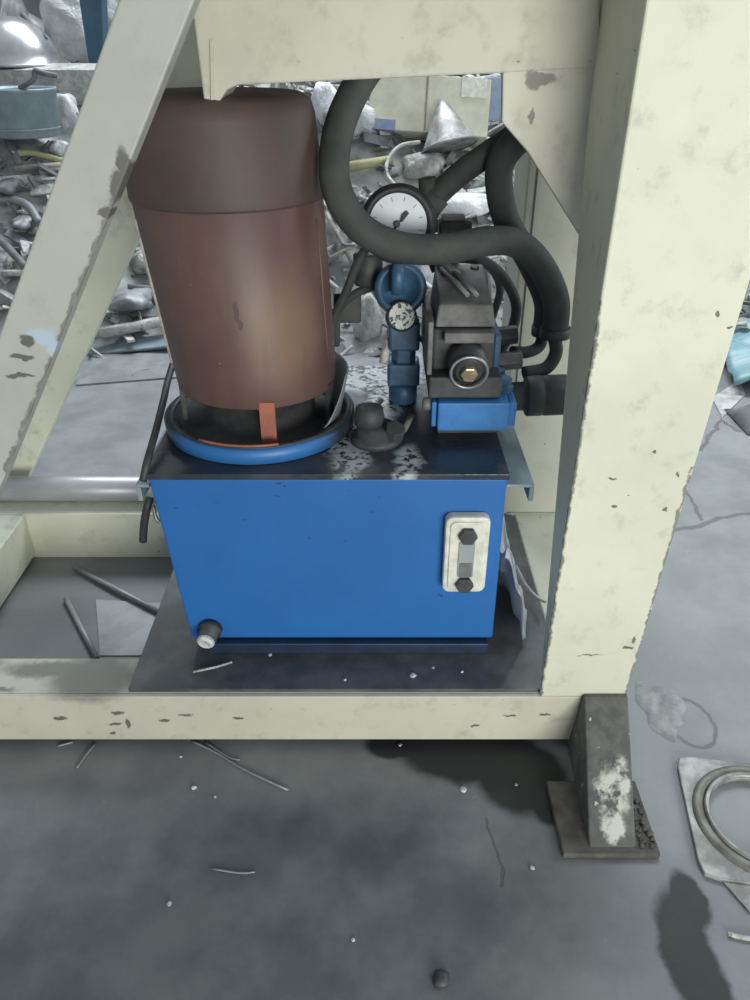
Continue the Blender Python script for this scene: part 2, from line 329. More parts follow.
# cross beam with the drop at its left end and the gusset to the post
Yb = 1.19
pol = [(182, -72), (205, 111), (218, 111), (221, 99), (227, 90), (238, 85), (503, 73), (600, 68), (600, -72)]
MB().prism([P(x, y, Yb) for x, y in pol], (0, .09, 0)).build('cross_beam', 'cream_beam', fr, .003)
MB().prism([P(x, y, Yb - .004) for x, y in [(210, 40), (213, 40), (214, 100), (211, 100)]], (0, .006, 0)).build('weld_rib', 'cream_beam', fr)
MB().prism([P(x, y, Yb + .002) for x, y in [(503, 60), (502, 122), (528, 152), (580, 236), (598, 236), (606, 60)]], (0, .016, 0)).build('gusset', 'cream_beam', fr, .002)
MB().box((-.26, 1.66, 1.10), (.30, 1.76, 1.26)).build('rear_beam', 'cream', fr, .003)
MB().box((-.60, .98, 1.26), (.29, 1.9, 1.30)).build('shade_plate', 'cream', fr, .003)  # unseen plate, added and sized to shade the beam and leg tops
# oily tray plate the tank stands on
MB().box((-.446, 1.012, .131), (.343, 1.60, .1375)).build('tray_plate', 'plate', fr, .001)
# wedge foot and its floor plate
ft = MB().box((.305, .770, 0), (.464, .915, .012)).build('foot_plate', 'rust', fr, .003)
MB().hexa([(.350, .782, .012), (.427, .782, .012), (.448, 1.10, .0), (.366, 1.10, .0)], [(.372, .990, .140), (.450, .990, .140), (.452, 1.0, .140), (.374, 1.0, .140)]).build('wedge_foot', 'wedge', fr, .003)
cl = MB()
for k in range(34):
    q = Vector((.445 + rnd.uniform(-.012, .018), .80 + rnd.uniform(-.02, .07), .012)); r = rnd.uniform(.0025, .006)
    cl.lathe([(r, 0), (r * .8, r * .6), (r * .2, r)], Matrix.Translation(q), 6)
cr = cl.build('rust_crumbs', 'rust', ft); cr['kind'] = 'stuff'
MB().box((-1.05, .90, 0), (-.90, 1.08, .02)).build('foot_plate', 'rust', fr, .002)
# ------------------------------------------------------------------ hydraulic tank
TX0, TX1, TY0, TY1, TZ0, TZ1 = -.379, .221, 1.118, 1.60, .165, .514
tk = thing('hydraulic_tank', 'bright blue rectangular hydraulic oil tank with black oily lid', 'tank', (-.08, 1.35, .1375))
MB().hexa([(TX0 + .030, TY0, TZ0), (TX1 + .003, TY0, TZ0), (TX1 + .003, TY1, TZ0), (TX0 + .030, TY1, TZ0)], [(TX0, TY0, TZ1), (TX1, TY0, TZ1), (TX1, TY1, TZ1), (TX0, TY1, TZ1)]).build('tank_body', 'blue_tank', tk, .004)
MB().box((TX0 + .062, TY0 - .013, .1375), (TX1 - .006, TY1 - .02, TZ0 - .003)).build('skid', 'navy', tk, .002)
MB().box((TX0 - .006, TY0 - .004, TZ1), (TX1 + .003, TY1 + .004, TZ1 + .011)).build('lid', 'lid', tk, .0015)
LZ = TZ1 + .011
for xa, xb, ya, nm in ((TX1 + .003, .272, 1.135, 'grey_ledge'), (-.408, TX0 - .006, 1.135, 'grey_ledge')):
    m = MB().box((xa, ya, .487), (xb, 1.58, .493)); lip = (xb - .008, xb) if xa > 0 else (xa, xa + .008)
    m.box((lip[0], ya, .460), (lip[1], 1.58, .487)); o = m.build('side_ledge', 'galv', tk, .001)
# level gauge
gz = lambda y: P(460, y, TY0).z; gx = lambda x: P(x, 552, TY0).x
def rrect(x0, x1, za, zb, r, y):
    out = []
    for cx, cz, a0 in ((x1 - r, zb - r, 0), (x0 + r, zb - r, 90), (x0 + r, za + r, 180), (x1 - r, za + r, 270)):
        out += [(cx + r * math.cos(R(a0 + 15 * k)), y, cz + r * math.sin(R(a0 + 15 * k))) for k in range(7)]
    return out
x0, x1, za, zb = gx(443), gx(486), gz(585), gz(511)
lg = MB().prism(rrect(x0, x1, za, zb, .013, TY0), (0, -.022, 0)).build('level_gauge', 'white_frame', tk, .004); lg['label'] = 'off-white cast oil level gauge on the tank front'
xc = (x0 + x1) / 2; yf = TY0 - .022
MB().prism(rrect(x0 + .008, x1 - .008, za + .008, zb - .008, .010, yf), (0, -.003, 0)).build('raised_rim', 'white_frame', lg, .002)
MB().prism(rrect(xc - .0135, xc + .0135, gz(568), gz(534), .003, yf - .003), (0, -.003, 0)).build('sight_glass', 'glass', lg)
MB().box((xc - .011, yf - .0075, gz(567)), (xc + .011, yf - .006, gz(554))).build('oil_level', 'grey_cast', lg)
for yy in (527, 575): hexnut(axis((xc, yf - .003, gz(yy)), (0, -1, 0)), .0165, .010).build('bolt', 'charcoal', lg, .0015)
# drain plug at the lower left of the tank front
dp = P(212, 632, TY0)
d1 = MB().lathe([(.022, 0), (.022, .012), (.018, .013), (.018, .030)], axis((dp.x, TY0, dp.z + .012), (-.15, -1, -.2)), 20).build('drain_plug', 'charcoal', tk)
MB().lathe([(.0165, 0), (.0165, .006), (.012, .010)], axis(Vector((dp.x, TY0, dp.z + .012)) + Vector((-.15, -1, -.2)).normalized() * .0305, (-.15, -1, -.2)), 18).build('plug_end', 'white', d1)
# dark strap hanging from the left ledge and a cable to the motor
MB().tube(smooth([P(150, 497, 1.20), P(147, 508, 1.19), P(144, 525, 1.19), P(143, 541, 1.19)]), .0075, 8).build('hanging_strap', 'black', tk)
MB().tube(smooth([P(153, 505, 1.21), P(156, 518, 1.20), P(160, 522, 1.2)]), .004, 6).build('strap_buckle', 'steel', tk)
tag(MB().tube(smooth([P(143, 481, 1.115), P(147, 462, 1.13), P(156, 430, 1.20), P(164, 398, 1.29), P(168, 380, 1.36), P(180, 340, 1.50)]), .0065, 8).build('motor_cable', 'black', None), 'thin black cable along the left edge of the tank lid', 'cable')
# ------------------------------------------------------------------ motor
MX, MY = -.213, 1.325
mo = thing('electric_motor', 'tall upright rust-red electric motor on the tank lid', 'motor', (MX, MY, LZ))
tilt = lambda x, y, z: Matrix.Translation(Vector((x - .052 * (z - .6), y, z)))
fg = MB().lathe([(.166, 0), (.173, .004), (.175, .028), (.168, .031), (.157, .031), (.155, .012), (.05, .010)], Matrix.Translation((MX, MY - .012, LZ)), 56).build('flange_dish', 'dish', mo)
MB().sheet(lambda u, v: (MX + (.150 + .014 * v) * math.cos(R(-36 + 70 * u)), MY - .012 + (.150 + .014 * v) * math.sin(R(-36 + 70 * u)), LZ + .030 + v * (.014 + .062 * min(1, u * 3))), 14, 3).build('guard_flap', 'grey_sheet', mo, 0, .002)
MB().lathe([(.169, .0312), (.1565, .0312), (.1565, .0332), (.169, .0332), (.169, .0312)], Matrix.Translation((MX, MY - .012, LZ)), 56, cap=False).build('dish_rim', 'black', fg)
MB().tube([(MX + .163 * math.cos(R(k)), MY - .012 + .163 * math.sin(R(k)), LZ + .0332) for k in range(-122, -68, 5)], .0032, 6).build('primer_streak', 'orange', fg)
MB().lathe([(.152, .012), (.150, .014), (.10, .02), (.10, .10)], Matrix.Translation((MX, MY, LZ)), 40).build('motor_foot', 'black', mo)
def shell(prof, seg=56):
    m = MB(); vs = []; n = len(prof)
    for r, z in prof:
        cx = MX - .075 * (z - .6)
        vs += [(cx + r * math.cos(a), MY + r * math.sin(a), z) for a in [2 * math.pi * k / seg for k in range(seg)]]
    return m.add(vs, [(i * seg + k, i * seg + (k + 1) % seg, (i + 1) * seg + (k + 1) % seg, (i + 1) * seg + k) for i in range(n - 1) for k in range(seg)], True)
shell([(.10, .62), (.138, .612), (.1415, .609), (.1435, .612), (.1450, .65), (.1535, .93), (.150, .935)]).build('motor_body', 'motor', mo)
shell([(.150, .926), (.1555, .926), (.1565, .930), (.1560, .94), (.1540, 1.045), (.149, 1.066), (.135, 1.074), (.001, 1.077)]).build('fan_cowl', 'motor_cowl', mo)
a = R(-75)
MB().box((-.013, -.004, 0), (.013, .004, .075), Matrix.Translation((P(268, 422, 1.185).x, 1.187, .548))).build('support_strut', 'orange', mo)
for a, r0 in ((R(-163), .1), (R(-20), .1)):
    MB().box((-.010, -.004, 0), (.010, .004, .072), Matrix.Translation((MX + .14 * math.cos(a), MY + .14 * math.sin(a), .548)) @ Matrix.Rotation(a + R(90), 4, 'Z')).build('support_strut', 'black', mo)
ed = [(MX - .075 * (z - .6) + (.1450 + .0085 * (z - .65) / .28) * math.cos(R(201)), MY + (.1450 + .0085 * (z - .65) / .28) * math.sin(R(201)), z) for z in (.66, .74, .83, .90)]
MB().tube(ed, .0040, 6).build('pale_strip', 'pale_edge', mo)  # pale strip up the left side of the motor body
ed = [(MX - .075 * (z - .6) + (.1450 + .0085 * (z - .65) / .28) * math.cos(R(-20)), MY + (.1450 + .0085 * (z - .65) / .28) * math.sin(R(-20)), z) for z in (.64, .70, .80, .90)]
MB().tube(ed, .002, 6).build('side_seam', 'motor', mo)
# ------------------------------------------------------------------ directional valve on its blue block
vb = thing('directional_valve', 'dark solenoid valve stacked on a bright blue block at the right of the lid', 'valve', (.16, 1.32, LZ))
MB().box((.115, 1.27, LZ), (.225, 1.45, .546)).build('riser', 'charcoal', vb)
MB().box((.110, 1.235, .545), (.236, 1.46, .599)).build('manifold_block', 'blue_block', vb, .003)
MB().box((.100, 1.243, .550), (.109, 1.30, .597)).build('manifold_end_plate', 'blue_block', vb, .002)
MB().box((.2365, 1.245, .550), (.250, 1.42, .596)).build('manifold_end_plate', 'blue_block', vb, .002)
MB().lathe([(.012, 0), (.012, .014), (.006, .016)], axis((.100, 1.262, .585), (-1, 0, .1)), 12).build('side_plug', 'grey_cast', vb)
MB().box((.094, 1.252, .600), (.222, 1.46, .640)).build('valve_body', 'charcoal', vb, .004)
MB().box((.100, 1.285, .640), (.208, 1.45, .715)).build('coil_housing', 'charcoal', vb, .005)
MB().box((.090, 1.262, .640), (.099, 1.45, .735)).build('side_cover', 'grey_cast', vb, .002)
MB().box((.118, 1.262, .697), (.203, 1.284, .716)).build('clamp_bar', 'grey_cast', vb, .003)
tb = MB().hexa([(.104, 1.292, .716), (.208, 1.292, .716), (.208, 1.45, .716), (.104, 1.45, .716)], [(.110, 1.305, .752), (.203, 1.305, .752), (.200, 1.445, .786), (.112, 1.445, .786)]).build('terminal_box', 'grey_cast', vb, .003)
nrm = Vector((0, -.034, .14)).normalized()
for x, y in ((.128, 1.43), (.183, 1.43), (.128, 1.40)):
    MB().lathe([(.008, -.001), (.008, .002), (.004, .002)], axis((x, y, .752 + (y - 1.305) * .243), nrm), 12).build('cover_screw', 'black', tb)
for dx in (0, .016):
    MB().tube([(.120 + dx, 1.415, .785), (.142 + dx, 1.36, .776), (.160 + dx, 1.318, .764)], .004, 8).build('tie_clip', 'steel', tb)
MB().tube([(.115, 1.435, .790), (.135, 1.415, .787), (.150, 1.395, .780)], .007, 8).build('tie_clip', 'grey_cast', tb)
MB().lathe([(.030, 0), (.034, .006), (.034, .040), (.026, .044), (.022, .052)], axis((.160, 1.286, .668), (0, -1, -.22)), 28).build('solenoid_tube', 'black', vb)
MB().lathe([(.031, 0), (.034, .003), (.031, .006), (.028, .003), (.031, 0)], axis((.160, 1.236, .657), (0, -1, -.22)), 28, cap=False).build('lock_ring', 'steel', vb)
hexnut(axis((.160, 1.236, .657), (0, -1, -.22)), .015, .012).build('brass_nut', 'brass', vb, .002)
for p in ((.232, 1.29, .600), (.225, 1.33, .600)):
    MB().lathe([(.016, 0), (.016, .012), (.011, .014), (.011, .026)], axis(p, (.1, -.1, 1)), 6, False).build('hex_fitting', 'blue_part', vb)
MB().box((.2095, 1.30, .62), (.222, 1.44, .70)).build('side_rib', 'blue_part', vb, .003)
# big coil lying towards the post
MB().lathe([(.024, 0), (.027, .004), (.027, .028), (.024, .030), (.036, .031), (.038, .034), (.038, .060), (.036, .062), (.038, .065), (.038, .105), (.03, .110)], axis((.2505, 1.335, .568), (1, 0, .04)), 30).build('side_solenoid', 'charcoal', vb)
# hose fittings on the right flank
hexnut(axis((.223, 1.40, .662), (1, 0, .1)), .018, .045).build('hose_fitting', 'black', vb, .002)
hexnut(axis((.223, 1.36, .628), (1, 0, .08)), .018, .050).build('hose_fitting', 'grey_cast', vb, .002)
# ------------------------------------------------------------------ relief valve column
rx, ry = .055, 1.415
rv = thing('relief_valve', 'upright blue pressure relief valve column with round speckled knob face', 'valve', (rx, ry, LZ))
T = Matrix.Translation
MB().lathe([(.024, 0), (.028, .004), (.028, .034), (.022, .040)], T((rx, ry, LZ)), 24).build('valve_base', 'blue_part', rv)
MB().box((rx - .031, ry - .028, .565), (rx + .031, ry + .028, .610)).build('lower_block', 'blue_part', rv, .005)
hexnut(T((rx, ry, .610)), .024, .026).build('hex_neck', 'blue_part', rv, .002)
MB().box((rx - .029, ry - .026, .636), (rx + .029, ry + .026, .690)).build('upper_block', 'blue_part', rv, .005)
MB().lathe([(.030, -.05), (.044, -.045), (.048, -.035), (.048, .018), (.042, .024), (.036, .024), (.034, .012), (.001, .012)], axis((rx - .008, ry + .01, .745), (0, -1, .35)), 36).build('valve_head', 'blue_part', rv)
dir_ = Vector((.05, -1, .38)); kp = P(402, 316, 1.385)
MB().lathe([(.022, -.06), (.028, -.05), (.028, -.002), (.025, 0)], axis(kp, dir_), 28).build('adjuster_barrel', 'black', rv)
kd = NT('speckled_disc'); nn = kd.noise(150, 2, .5).outputs['Fac']
M['speckled'] = kd.done(kd.mix(kd.ramp(nn, .50, .58), (.62, .64, .63), (.06, .07, .08)), .4)
MB().lathe([(.0245, 0), (.0245, .002), (.023, .003)], axis(kp, dir_), 28).build('knob_face', 'speckled', rv)
MB().tube([(rx + .0295, ry, .655), (rx + .040, ry - .03, .655)], .005, 8).build('link_pin', 'grey_cast', rv)
MB().lathe([(.009, 0), (.009, .05)], axis((rx - .03, ry, .655), (-.2, -.5, -1)), 10).build('bleed_pipe', 'light_scrap', rv)
# ------------------------------------------------------------------ pressure gauge
gp = P(398, 224, 1.37); gd = Vector((-.05, -1, .22)).normalized()
ga = thing('pressure_gauge', 'round pressure gauge with white dial and black case behind the hose', 'gauge', (gp.x, gp.y + .06, gp.z - .1))
A = axis(gp, gd)
MB().lathe([(.040, -.075), (.062, -.070), (.067, -.058), (.066, -.012), (.060, -.004), (.060, .004), (.055, .006), (.051, .003), (.050, -.002), (.001, -.002)], A, 48).build('gauge_case', 'black', ga)
dl = MB().lathe([(.0495, -.0015), (.0495, .0005)], A, 48).build('dial', 'dial', ga)
rt = Vector((1, 0, 0)); rt = (rt - gd * rt.dot(gd)).normalized(); up = rt.cross(gd) * -1
if up.z < 0: up = -up
at = lambda u, v, h=.0: gp + rt * u + up * v + gd * h
for k in range(0, 28, 3):
    an = R(225 - 10 * k); l = .007 if k % 3 == 0 else .004
    a_, b_ = at(.044 * math.cos(an), .044 * math.sin(an), .001), at((.044 - l) * math.cos(an), (.044 - l) * math.sin(an), .001)
    MB().tube([a_, b_], .0005, 4).build('tick', 'charcoal', dl)
nd = MB().prism([at(.002, .003, .002), at(.006, .016, .002), at(.014, .022, .002), at(.019, .017, .002), at(.007, .003, .002)], gd * .001)
nd.tube([at(-.018, -.026, .0025), at(0, 0, .0025)], .002, 6).build('needle', 'black', ga)
MB().lathe([(.006, 0), (.0055, .003), (.003, .004)], axis(at(-.002, 0, .002), gd), 16).build('needle_hub', 'grey_cast', ga)
MB().tube([gp - gd * .04 - up * .055, gp - gd * .04 - up * .12], .012, 10).build('gauge_stem', 'blue_part', ga)
# grey valve handle block behind the gauge
hb = P(455, 222, 1.46)
hk = thing('square_valve', 'small dark grey square-headed valve standing right of the pressure gauge', 'valve', (hb.x, hb.y, hb.z - .06))
MB().box((-.030, -.02, -.030), (.030, .02, .004), T(hb)).build('valve_head', 'charcoal', hk, .004)
MB().box((-.024, -.016, .004), (.018, .016, .012), T(hb)).build('head_plate', 'grey_cast', hk, .003)
MB().tube([hb + Vector((0, 0, -.03)), hb + Vector((0, 0, -.16)), hb + Vector((.005, -.005, -.30)), Vector((hb.x, hb.y, LZ + .001))], .013, 10).build('stem', 'charcoal', hk)
# ------------------------------------------------------------------ hoses
def hose(name, pts, r, label, mat='hose', k=7, seg=16, parts=None):
    q = [P(*p) for p in pts]; rt_ = thing(name, label, 'hose', q[-1]); MB().tube(smooth(q, k), r, seg).build('hose_tube', mat, rt_)
    for nm, i, r2, ln, mt in (parts or []):
        c = smooth(q, k); d = (c[-1] - c[-3]).normalized() if i else (c[0] - c[2]).normalized(); e = c[-1] if i else c[0]
        MB().tube([e - d * ln * .5, e + d * ln * .5], r2, 14).build(nm, mt, rt_)
    return rt_
big = hose('hydraulic_hose', [(392, 40, 1.40), (362, 78, 1.38), (341, 122, 1.32), (334, 165, 1.27), (340, 198, 1.255), (362, 229, 1.255), (400, 247, 1.26), (445, 249, 1.28), (488, 241, 1.32), (518, 244, 1.35), (541, 266, 1.37), (556, 300, 1.375), (555, 332, 1.375)], .0240,
     'thick black hose looping down from the beam in front of the pressure gauge', parts=[('hose_cuff', 1, .028, .018, 'charcoal')])
hose('hydraulic_hose', [(560, 105, 1.34), (520, 138, 1.36), (502, 160, 1.38), (499, 185, 1.40), (507, 222, 1.42), (530, 262, 1.43), (546, 300, 1.435), (545, 330, 1.435)], .0235,
     'thick black hose dropping from behind the gusset past the rear post', parts=[('hose_cuff', 1, .026, .018, 'charcoal')])
hose('valve_lever', [(575, 112, 1.60), (530, 128, 1.44), (500, 146, 1.42), (465, 170, 1.43), (440, 192, 1.44), (428, 206, 1.44)], .021, 'stout black rubber lever sloping from the gusset to the gauge', parts=[('lever_end', 1, .025, .05, 'hose')])['category'] = 'lever'
ks = P(427, 178, 1.44); MB().tube([ks, P(429, 200, 1.44), P(430, 232, 1.44)], [.016, .017, .014], 12).build('lever_stub', 'hose', bpy.data.objects['valve_lever'])
hose('branch_hose', [(553, 332, 1.38), (556, 352, 1.38), (546, 368, 1.37), (524, 373, 1.358)], .0125, 'short lower black hose curling under the thick hoses into the grey fitting', seg=12)
hose('branch_hose', [(543, 328, 1.435), (540, 345, 1.43), (528, 352, 1.415), (512, 352, 1.40)], .0115, 'short upper black hose curling into the black fitting beside the valve', seg=12)
hose('return_hose', [(430, 268, 1.50), (455, 258, 1.50), (482, 261, 1.50), (503, 277, 1.50), (516, 304, 1.50), (512, 330, 1.49), (500, 352, 1.48)], .0105, 'slim dark hose arching over the valve to its right side', seg=12)
hose('return_hose', [(478, 258, 1.52), (494, 272, 1.53), (500, 290, 1.53), (494, 312, 1.53), (486, 330, 1.53)], .008, 'slimmest dark hose hanging inside the arch beside the valve', seg=10)
hose('signal_cable', [(372, 238, 1.42), (358, 262, 1.44), (346, 292, 1.45), (334, 318, 1.46), (330, 345, 1.47)], .0085, 'black cable hanging between the motor and the relief valve', seg=10)
hose('signal_cable', [(394, 282, 1.47), (372, 287, 1.46), (352, 296, 1.46), (338, 312, 1.47), (336, 345, 1.48)], .008, 'black cable leading left from the relief valve head', seg=10)
jb = P(346, 303, 1.50)
MB_ = MB().box((-.024, -.02, -.035), (.030, .025, .025), T(jb)); tag(MB_.build('junction_box', 'black', None, .004), 'small black junction box hanging between motor and relief valve', 'box')
jb = P(368, 268, 1.47); tag(MB().lathe([(.026, -.03), (.028, -.025), (.028, .025), (.022, .03)], T(jb), 18).build('cable_gland', 'charcoal'), 'dark cylindrical cable gland under the gauge, left of the relief valve', 'fitting')
# ------------------------------------------------------------------ filler and breather at the lid front
fb = G(376, 440, LZ)
fi = thing('filler_neck', 'dark oily filler cap with a second plug at the lid front', 'filler', (fb.x, fb.y, LZ))
MB().lathe([(.046, 0), (.046, .010), (.036, .012), (.034, .030), (.001, .031)], T((fb.x, fb.y, LZ)), 28).build('filler_base', 'charcoal', fi)
MB().lathe([(.026, 0), (.027, .014), (.024, .030), (.014, .034), (.001, .034)], T((fb.x - .012, fb.y + .005, LZ + .031)), 24).build('filler_cap', 'charcoal', fi)
hexnut(axis((fb.x + .030, fb.y - .014, LZ + .012), (.2, -.4, 1)), .019, .026).build('plug', 'charcoal', fi, .002)
MB().tube([(fb.x - .03, fb.y + .06, LZ + .004), (fb.x + .01, fb.y + .11, LZ + .03)], .006, 8).build('chain_pin', 'steel', fi)
MB().tube([(fb.x + .05, fb.y + .0, LZ + .02), (fb.x + .065, fb.y + .04, LZ + .03)], .006, 8).build('cap_lever', 'grey_cast', fi)
# ------------------------------------------------------------------ loose things near the machine
tag(MB().tube([(-1.2, 1.685, .163), (-.40, 1.685, .163)], .0318, 24).build('steel_pipe', 'pipe', None), 'long dull steel pipe lying along the rear rail left of the tank', 'pipe')
q0, q1 = G(66, 599, .006), G(97, 659, .006)
tag(MB().tube([q0, q1], .0065, 8).build('steel_rod', 'grey_sheet'), 'short grey rod on the floor inside the frame, left of the pair', 'rod')
q0, q1 = G(74, 568, .006), G(161, 613, .010)
tag(MB().tube([q0, (q0 + q1) / 2 + Vector((0, 0, .002)), q1], .006, 8).build('steel_rod', 'grey_sheet'), 'longer grey rod slanting across the floor towards the tank', 'rod')
def floor_sheet(name, px, mat, label, cat, th=.004):
    pts = [G(x, y, .0005) for x, y in px]; return tag(MB().prism(pts, (0, 0, th)).build(name, mat), label, cat)
floor_sheet('metal_sheet', [(100, 656), (96, 600), (165, 604), (150, 656)], 'grey_sheet', 'flat grey metal sheet on the floor inside the frame', 'sheet', .002)
# plastic film between tank and post
def filmfn(u, v):
    x = .233 + .066 * u + .008 * math.sin(11 * v + 5 * u); y = 1.125 + .40 * v + .015 * math.sin(7 * u)
    return (x, y, .152 + (.20 + .07 * v) * (1 - u) * (.80 + .2 * math.sin(9 * v + 2)) + .012 * math.sin(13 * u + 12 * v) + .008 * math.sin(31 * v - 9 * u))
tag(MB().sheet(filmfn, 16, 40).build('plastic_film', 'film', None, 0, .0015), 'crumpled grey plastic film stuffed between the tank and the right post', 'plastic film')
tag(MB().tube(smooth([P(516, 566, 1.30), P(526, 585, 1.28), P(537, 597, 1.25), P(545, 602, 1.22)]), .003, 6).build('loose_wire', 'white'), 'pale loose wire curling beside the right post', 'wire')
# offcuts on the floor before the rail
def straw(px, r, label, group=None, mat='light_scrap'):
    pts = [G(x, y, r) for x, y in px]; return tag(MB().tube(smooth(pts, 4), r, 6).build('wire_offcut', mat), label, 'wire', group)
straw([(192, 741), (215, 752), (245, 770), (288, 790)], .0022, 'longest pale wire offcut on the floor before the rail', None, 'grey_sheet')
straw([(205, 742), (228, 757), (240, 760)], .002, 'pale wire offcut lying against the longest one', None, 'grey_sheet')
straw([(95, 744), (86, 755), (77, 768)], .0022, 'pale wire offcut slanting out from under the rail at far left', None, 'grey_sheet')
straw([(73, 742), (58, 746)], .002, 'stubby pale wire offcut at the rail foot at far left', None, 'grey_sheet')
straw([(212, 869), (240, 873), (255, 872)], .0015, 'thin curved wire offcut in the middle of the dark floor', None, 'grey_sheet')
def pebble(px, py, r, mat, label, cat, group=None, z=0.0):
    p = G(px, py, z); m = MB(); n = 9; rr = random.Random(int(px * 7 + py))
    m.lathe([(r * .8, 0), (r * 1.05, r * .25), (r * .8, r * .6), (r * .2, r * .75)], T(p), n); m.v = [(x + rr.uniform(-.2, .2) * r, y + rr.uniform(-.2, .2) * r, zz) for x, y, zz in m.v]
    return tag(m.build('floor_chip' if cat == 'chip' else 'stone', mat), label, cat, group)
pebble(440, 981, .013, 'charcoal', 'dark stone on the floor near the bottom edge', 'stone')
for px, py, r, lab in ((194, 788, .0045, 'small white chip left of the long wire offcut, the brighter of two'), (215, 797, .003, 'tiny pale chip just right of the brighter white one'), (181, 757, .003, 'tiny pale chip above the long wire offcut near the rail'),
        (169, 904, .004, 'pale chip on the dark floor at lower left'), (353, 940, .003, 'tiny pale chip near the bottom edge left of the dark stone'), (400, 745, .004, 'pale chip at the edge of the oil stain by the rail'),
        (463, 790, .006, 'largest pale chip lying on the dark oil stain'), (532, 868, .004, 'pale chip between the floor crack and the foot plate'), (516, 785, .003, 'tiny pale chip on the oil stain nearest the foot plate')):
    pebble(px, py, r, 'light_scrap' if r < .0045 else 'white', lab, 'chip', 'pale chips on the floor')
for px, py, r, lab in ((413, 676, .006, 'largest white chip on the oily tray before the tank'), (433, 668, .003, 'tiny chip on the tray just right of the largest'), (270, 655, .004, 'white chip on the tray right of the drain plug'), (462, 672, .003, 'tiny chip on the tray below the level gauge'), (345, 680, .003, 'tiny chip at the middle of the tray front edge')):
    pebble(px, py, r, 'white', lab, 'chip', 'white chips on the tray', .1376)
straw_ = tag(MB().tube([G(193, 672, .140), G(216, 667, .140), G(232, 662, .140)], .0022, 6).build('wire_offcut', 'light_scrap'), 'pale wire offcut on the black tray under the drain plug', 'wire')
# cast flange plate on the floor at the right
fc = Vector((.657, .836, 0)); rot = Matrix.Translation(fc) @ Matrix.Rotation(R(-9), 4, 'Z')
fp = thing('flange_plate', 'square cast aluminium plate with a raised ring on the floor', 'flange', fc)
m = MB(); seg = 48; hs = .122
def sq(a):
    c, s_ = math.cos(a), math.sin(a); k = (abs(c) ** 14 + abs(s_) ** 14) ** (-1 / 14); return (c * k * hs, s_ * k * hs)
A_ = [2 * math.pi * k / seg for k in range(seg)]
rings = [[(.086 * math.cos(a), .086 * math.sin(a), 0) for a in A_], [(*sq(a), 0) for a in A_], [(*sq(a), .009) for a in A_], [(.086 * math.cos(a), .086 * math.sin(a), .009) for a in A_]]
vs = [rot @ Vector(v) for r_ in rings for v in r_]
m.add(vs, [((i * seg + k), (i * seg + (k + 1) % seg), (((i + 1) % 4) * seg + (k + 1) % seg), (((i + 1) % 4) * seg + k)) for i in range(4) for k in range(seg)])
m.build('square_plate', 'silver', fp, .002)
M['ring_dirt'] = mottled('grimy_ring', (.11, .105, .085), (.20, .20, .17), 22, .5, .3)
MB().lathe([(.113, .0092), (.110, .014), (.098, .015), (.094, .012), (.094, .0092)], rot, 48, cap=False).build('outer_ring', 'ring_dirt', fp)
MB().lathe([(.0935, .0092), (.093, .018), (.0865, .018), (.0862, .0092)], rot, 48, cap=False).build('inner_ring', 'silver', fp)
floor_sheet('metal_sheet', [(722, 882), (760, 880), (775, 925), (748, 912)], 'silver', 'pale grey metal sheet corner just below the flange plate', 'sheet', .004)
straw([(728, 934), (745, 938), (765, 940)], .0035, 'pale rod end by the lower right edge of the picture', None, 'light_scrap')
# ------------------------------------------------------------------ right background: tarp on the floor
tc = G(745, 372)
tag(MB().sheet(lambda u, v: (tc.x - .14 + .5 * u + .05 * math.sin(3 * v), tc.y - .22 + .55 * v, .03 + .09 * abs(math.sin(5 * u + 2 * v)) * (.4 + u) + .015 * math.sin(17 * v + 3 * u)), 18, 18).build('tarp', 'tarp', None, 0, .003), 'crumpled teal blue tarp on the floor right of the post', 'tarp')
tc2 = G(752, 425)
tag(MB().sheet(lambda u, v: (tc2.x - .05 + .3 * u, tc2.y - .08 + .2 * v, .005 + .10 * math.sin(math.pi * u) * math.sin(math.pi * v)), 10, 10).build('dark_lump', 'dark_scrap', None, 0, .003), 'dark lump on the floor in front of the teal tarp', 'bundle')  # low dark dome in front of the tarp
floor_sheet('paper_scrap', [(722, 418), (712, 398), (740, 380), (745, 395)], 'light_scrap', 'pale scrap of paper on the floor under the teal tarp edge', 'paper', .003)
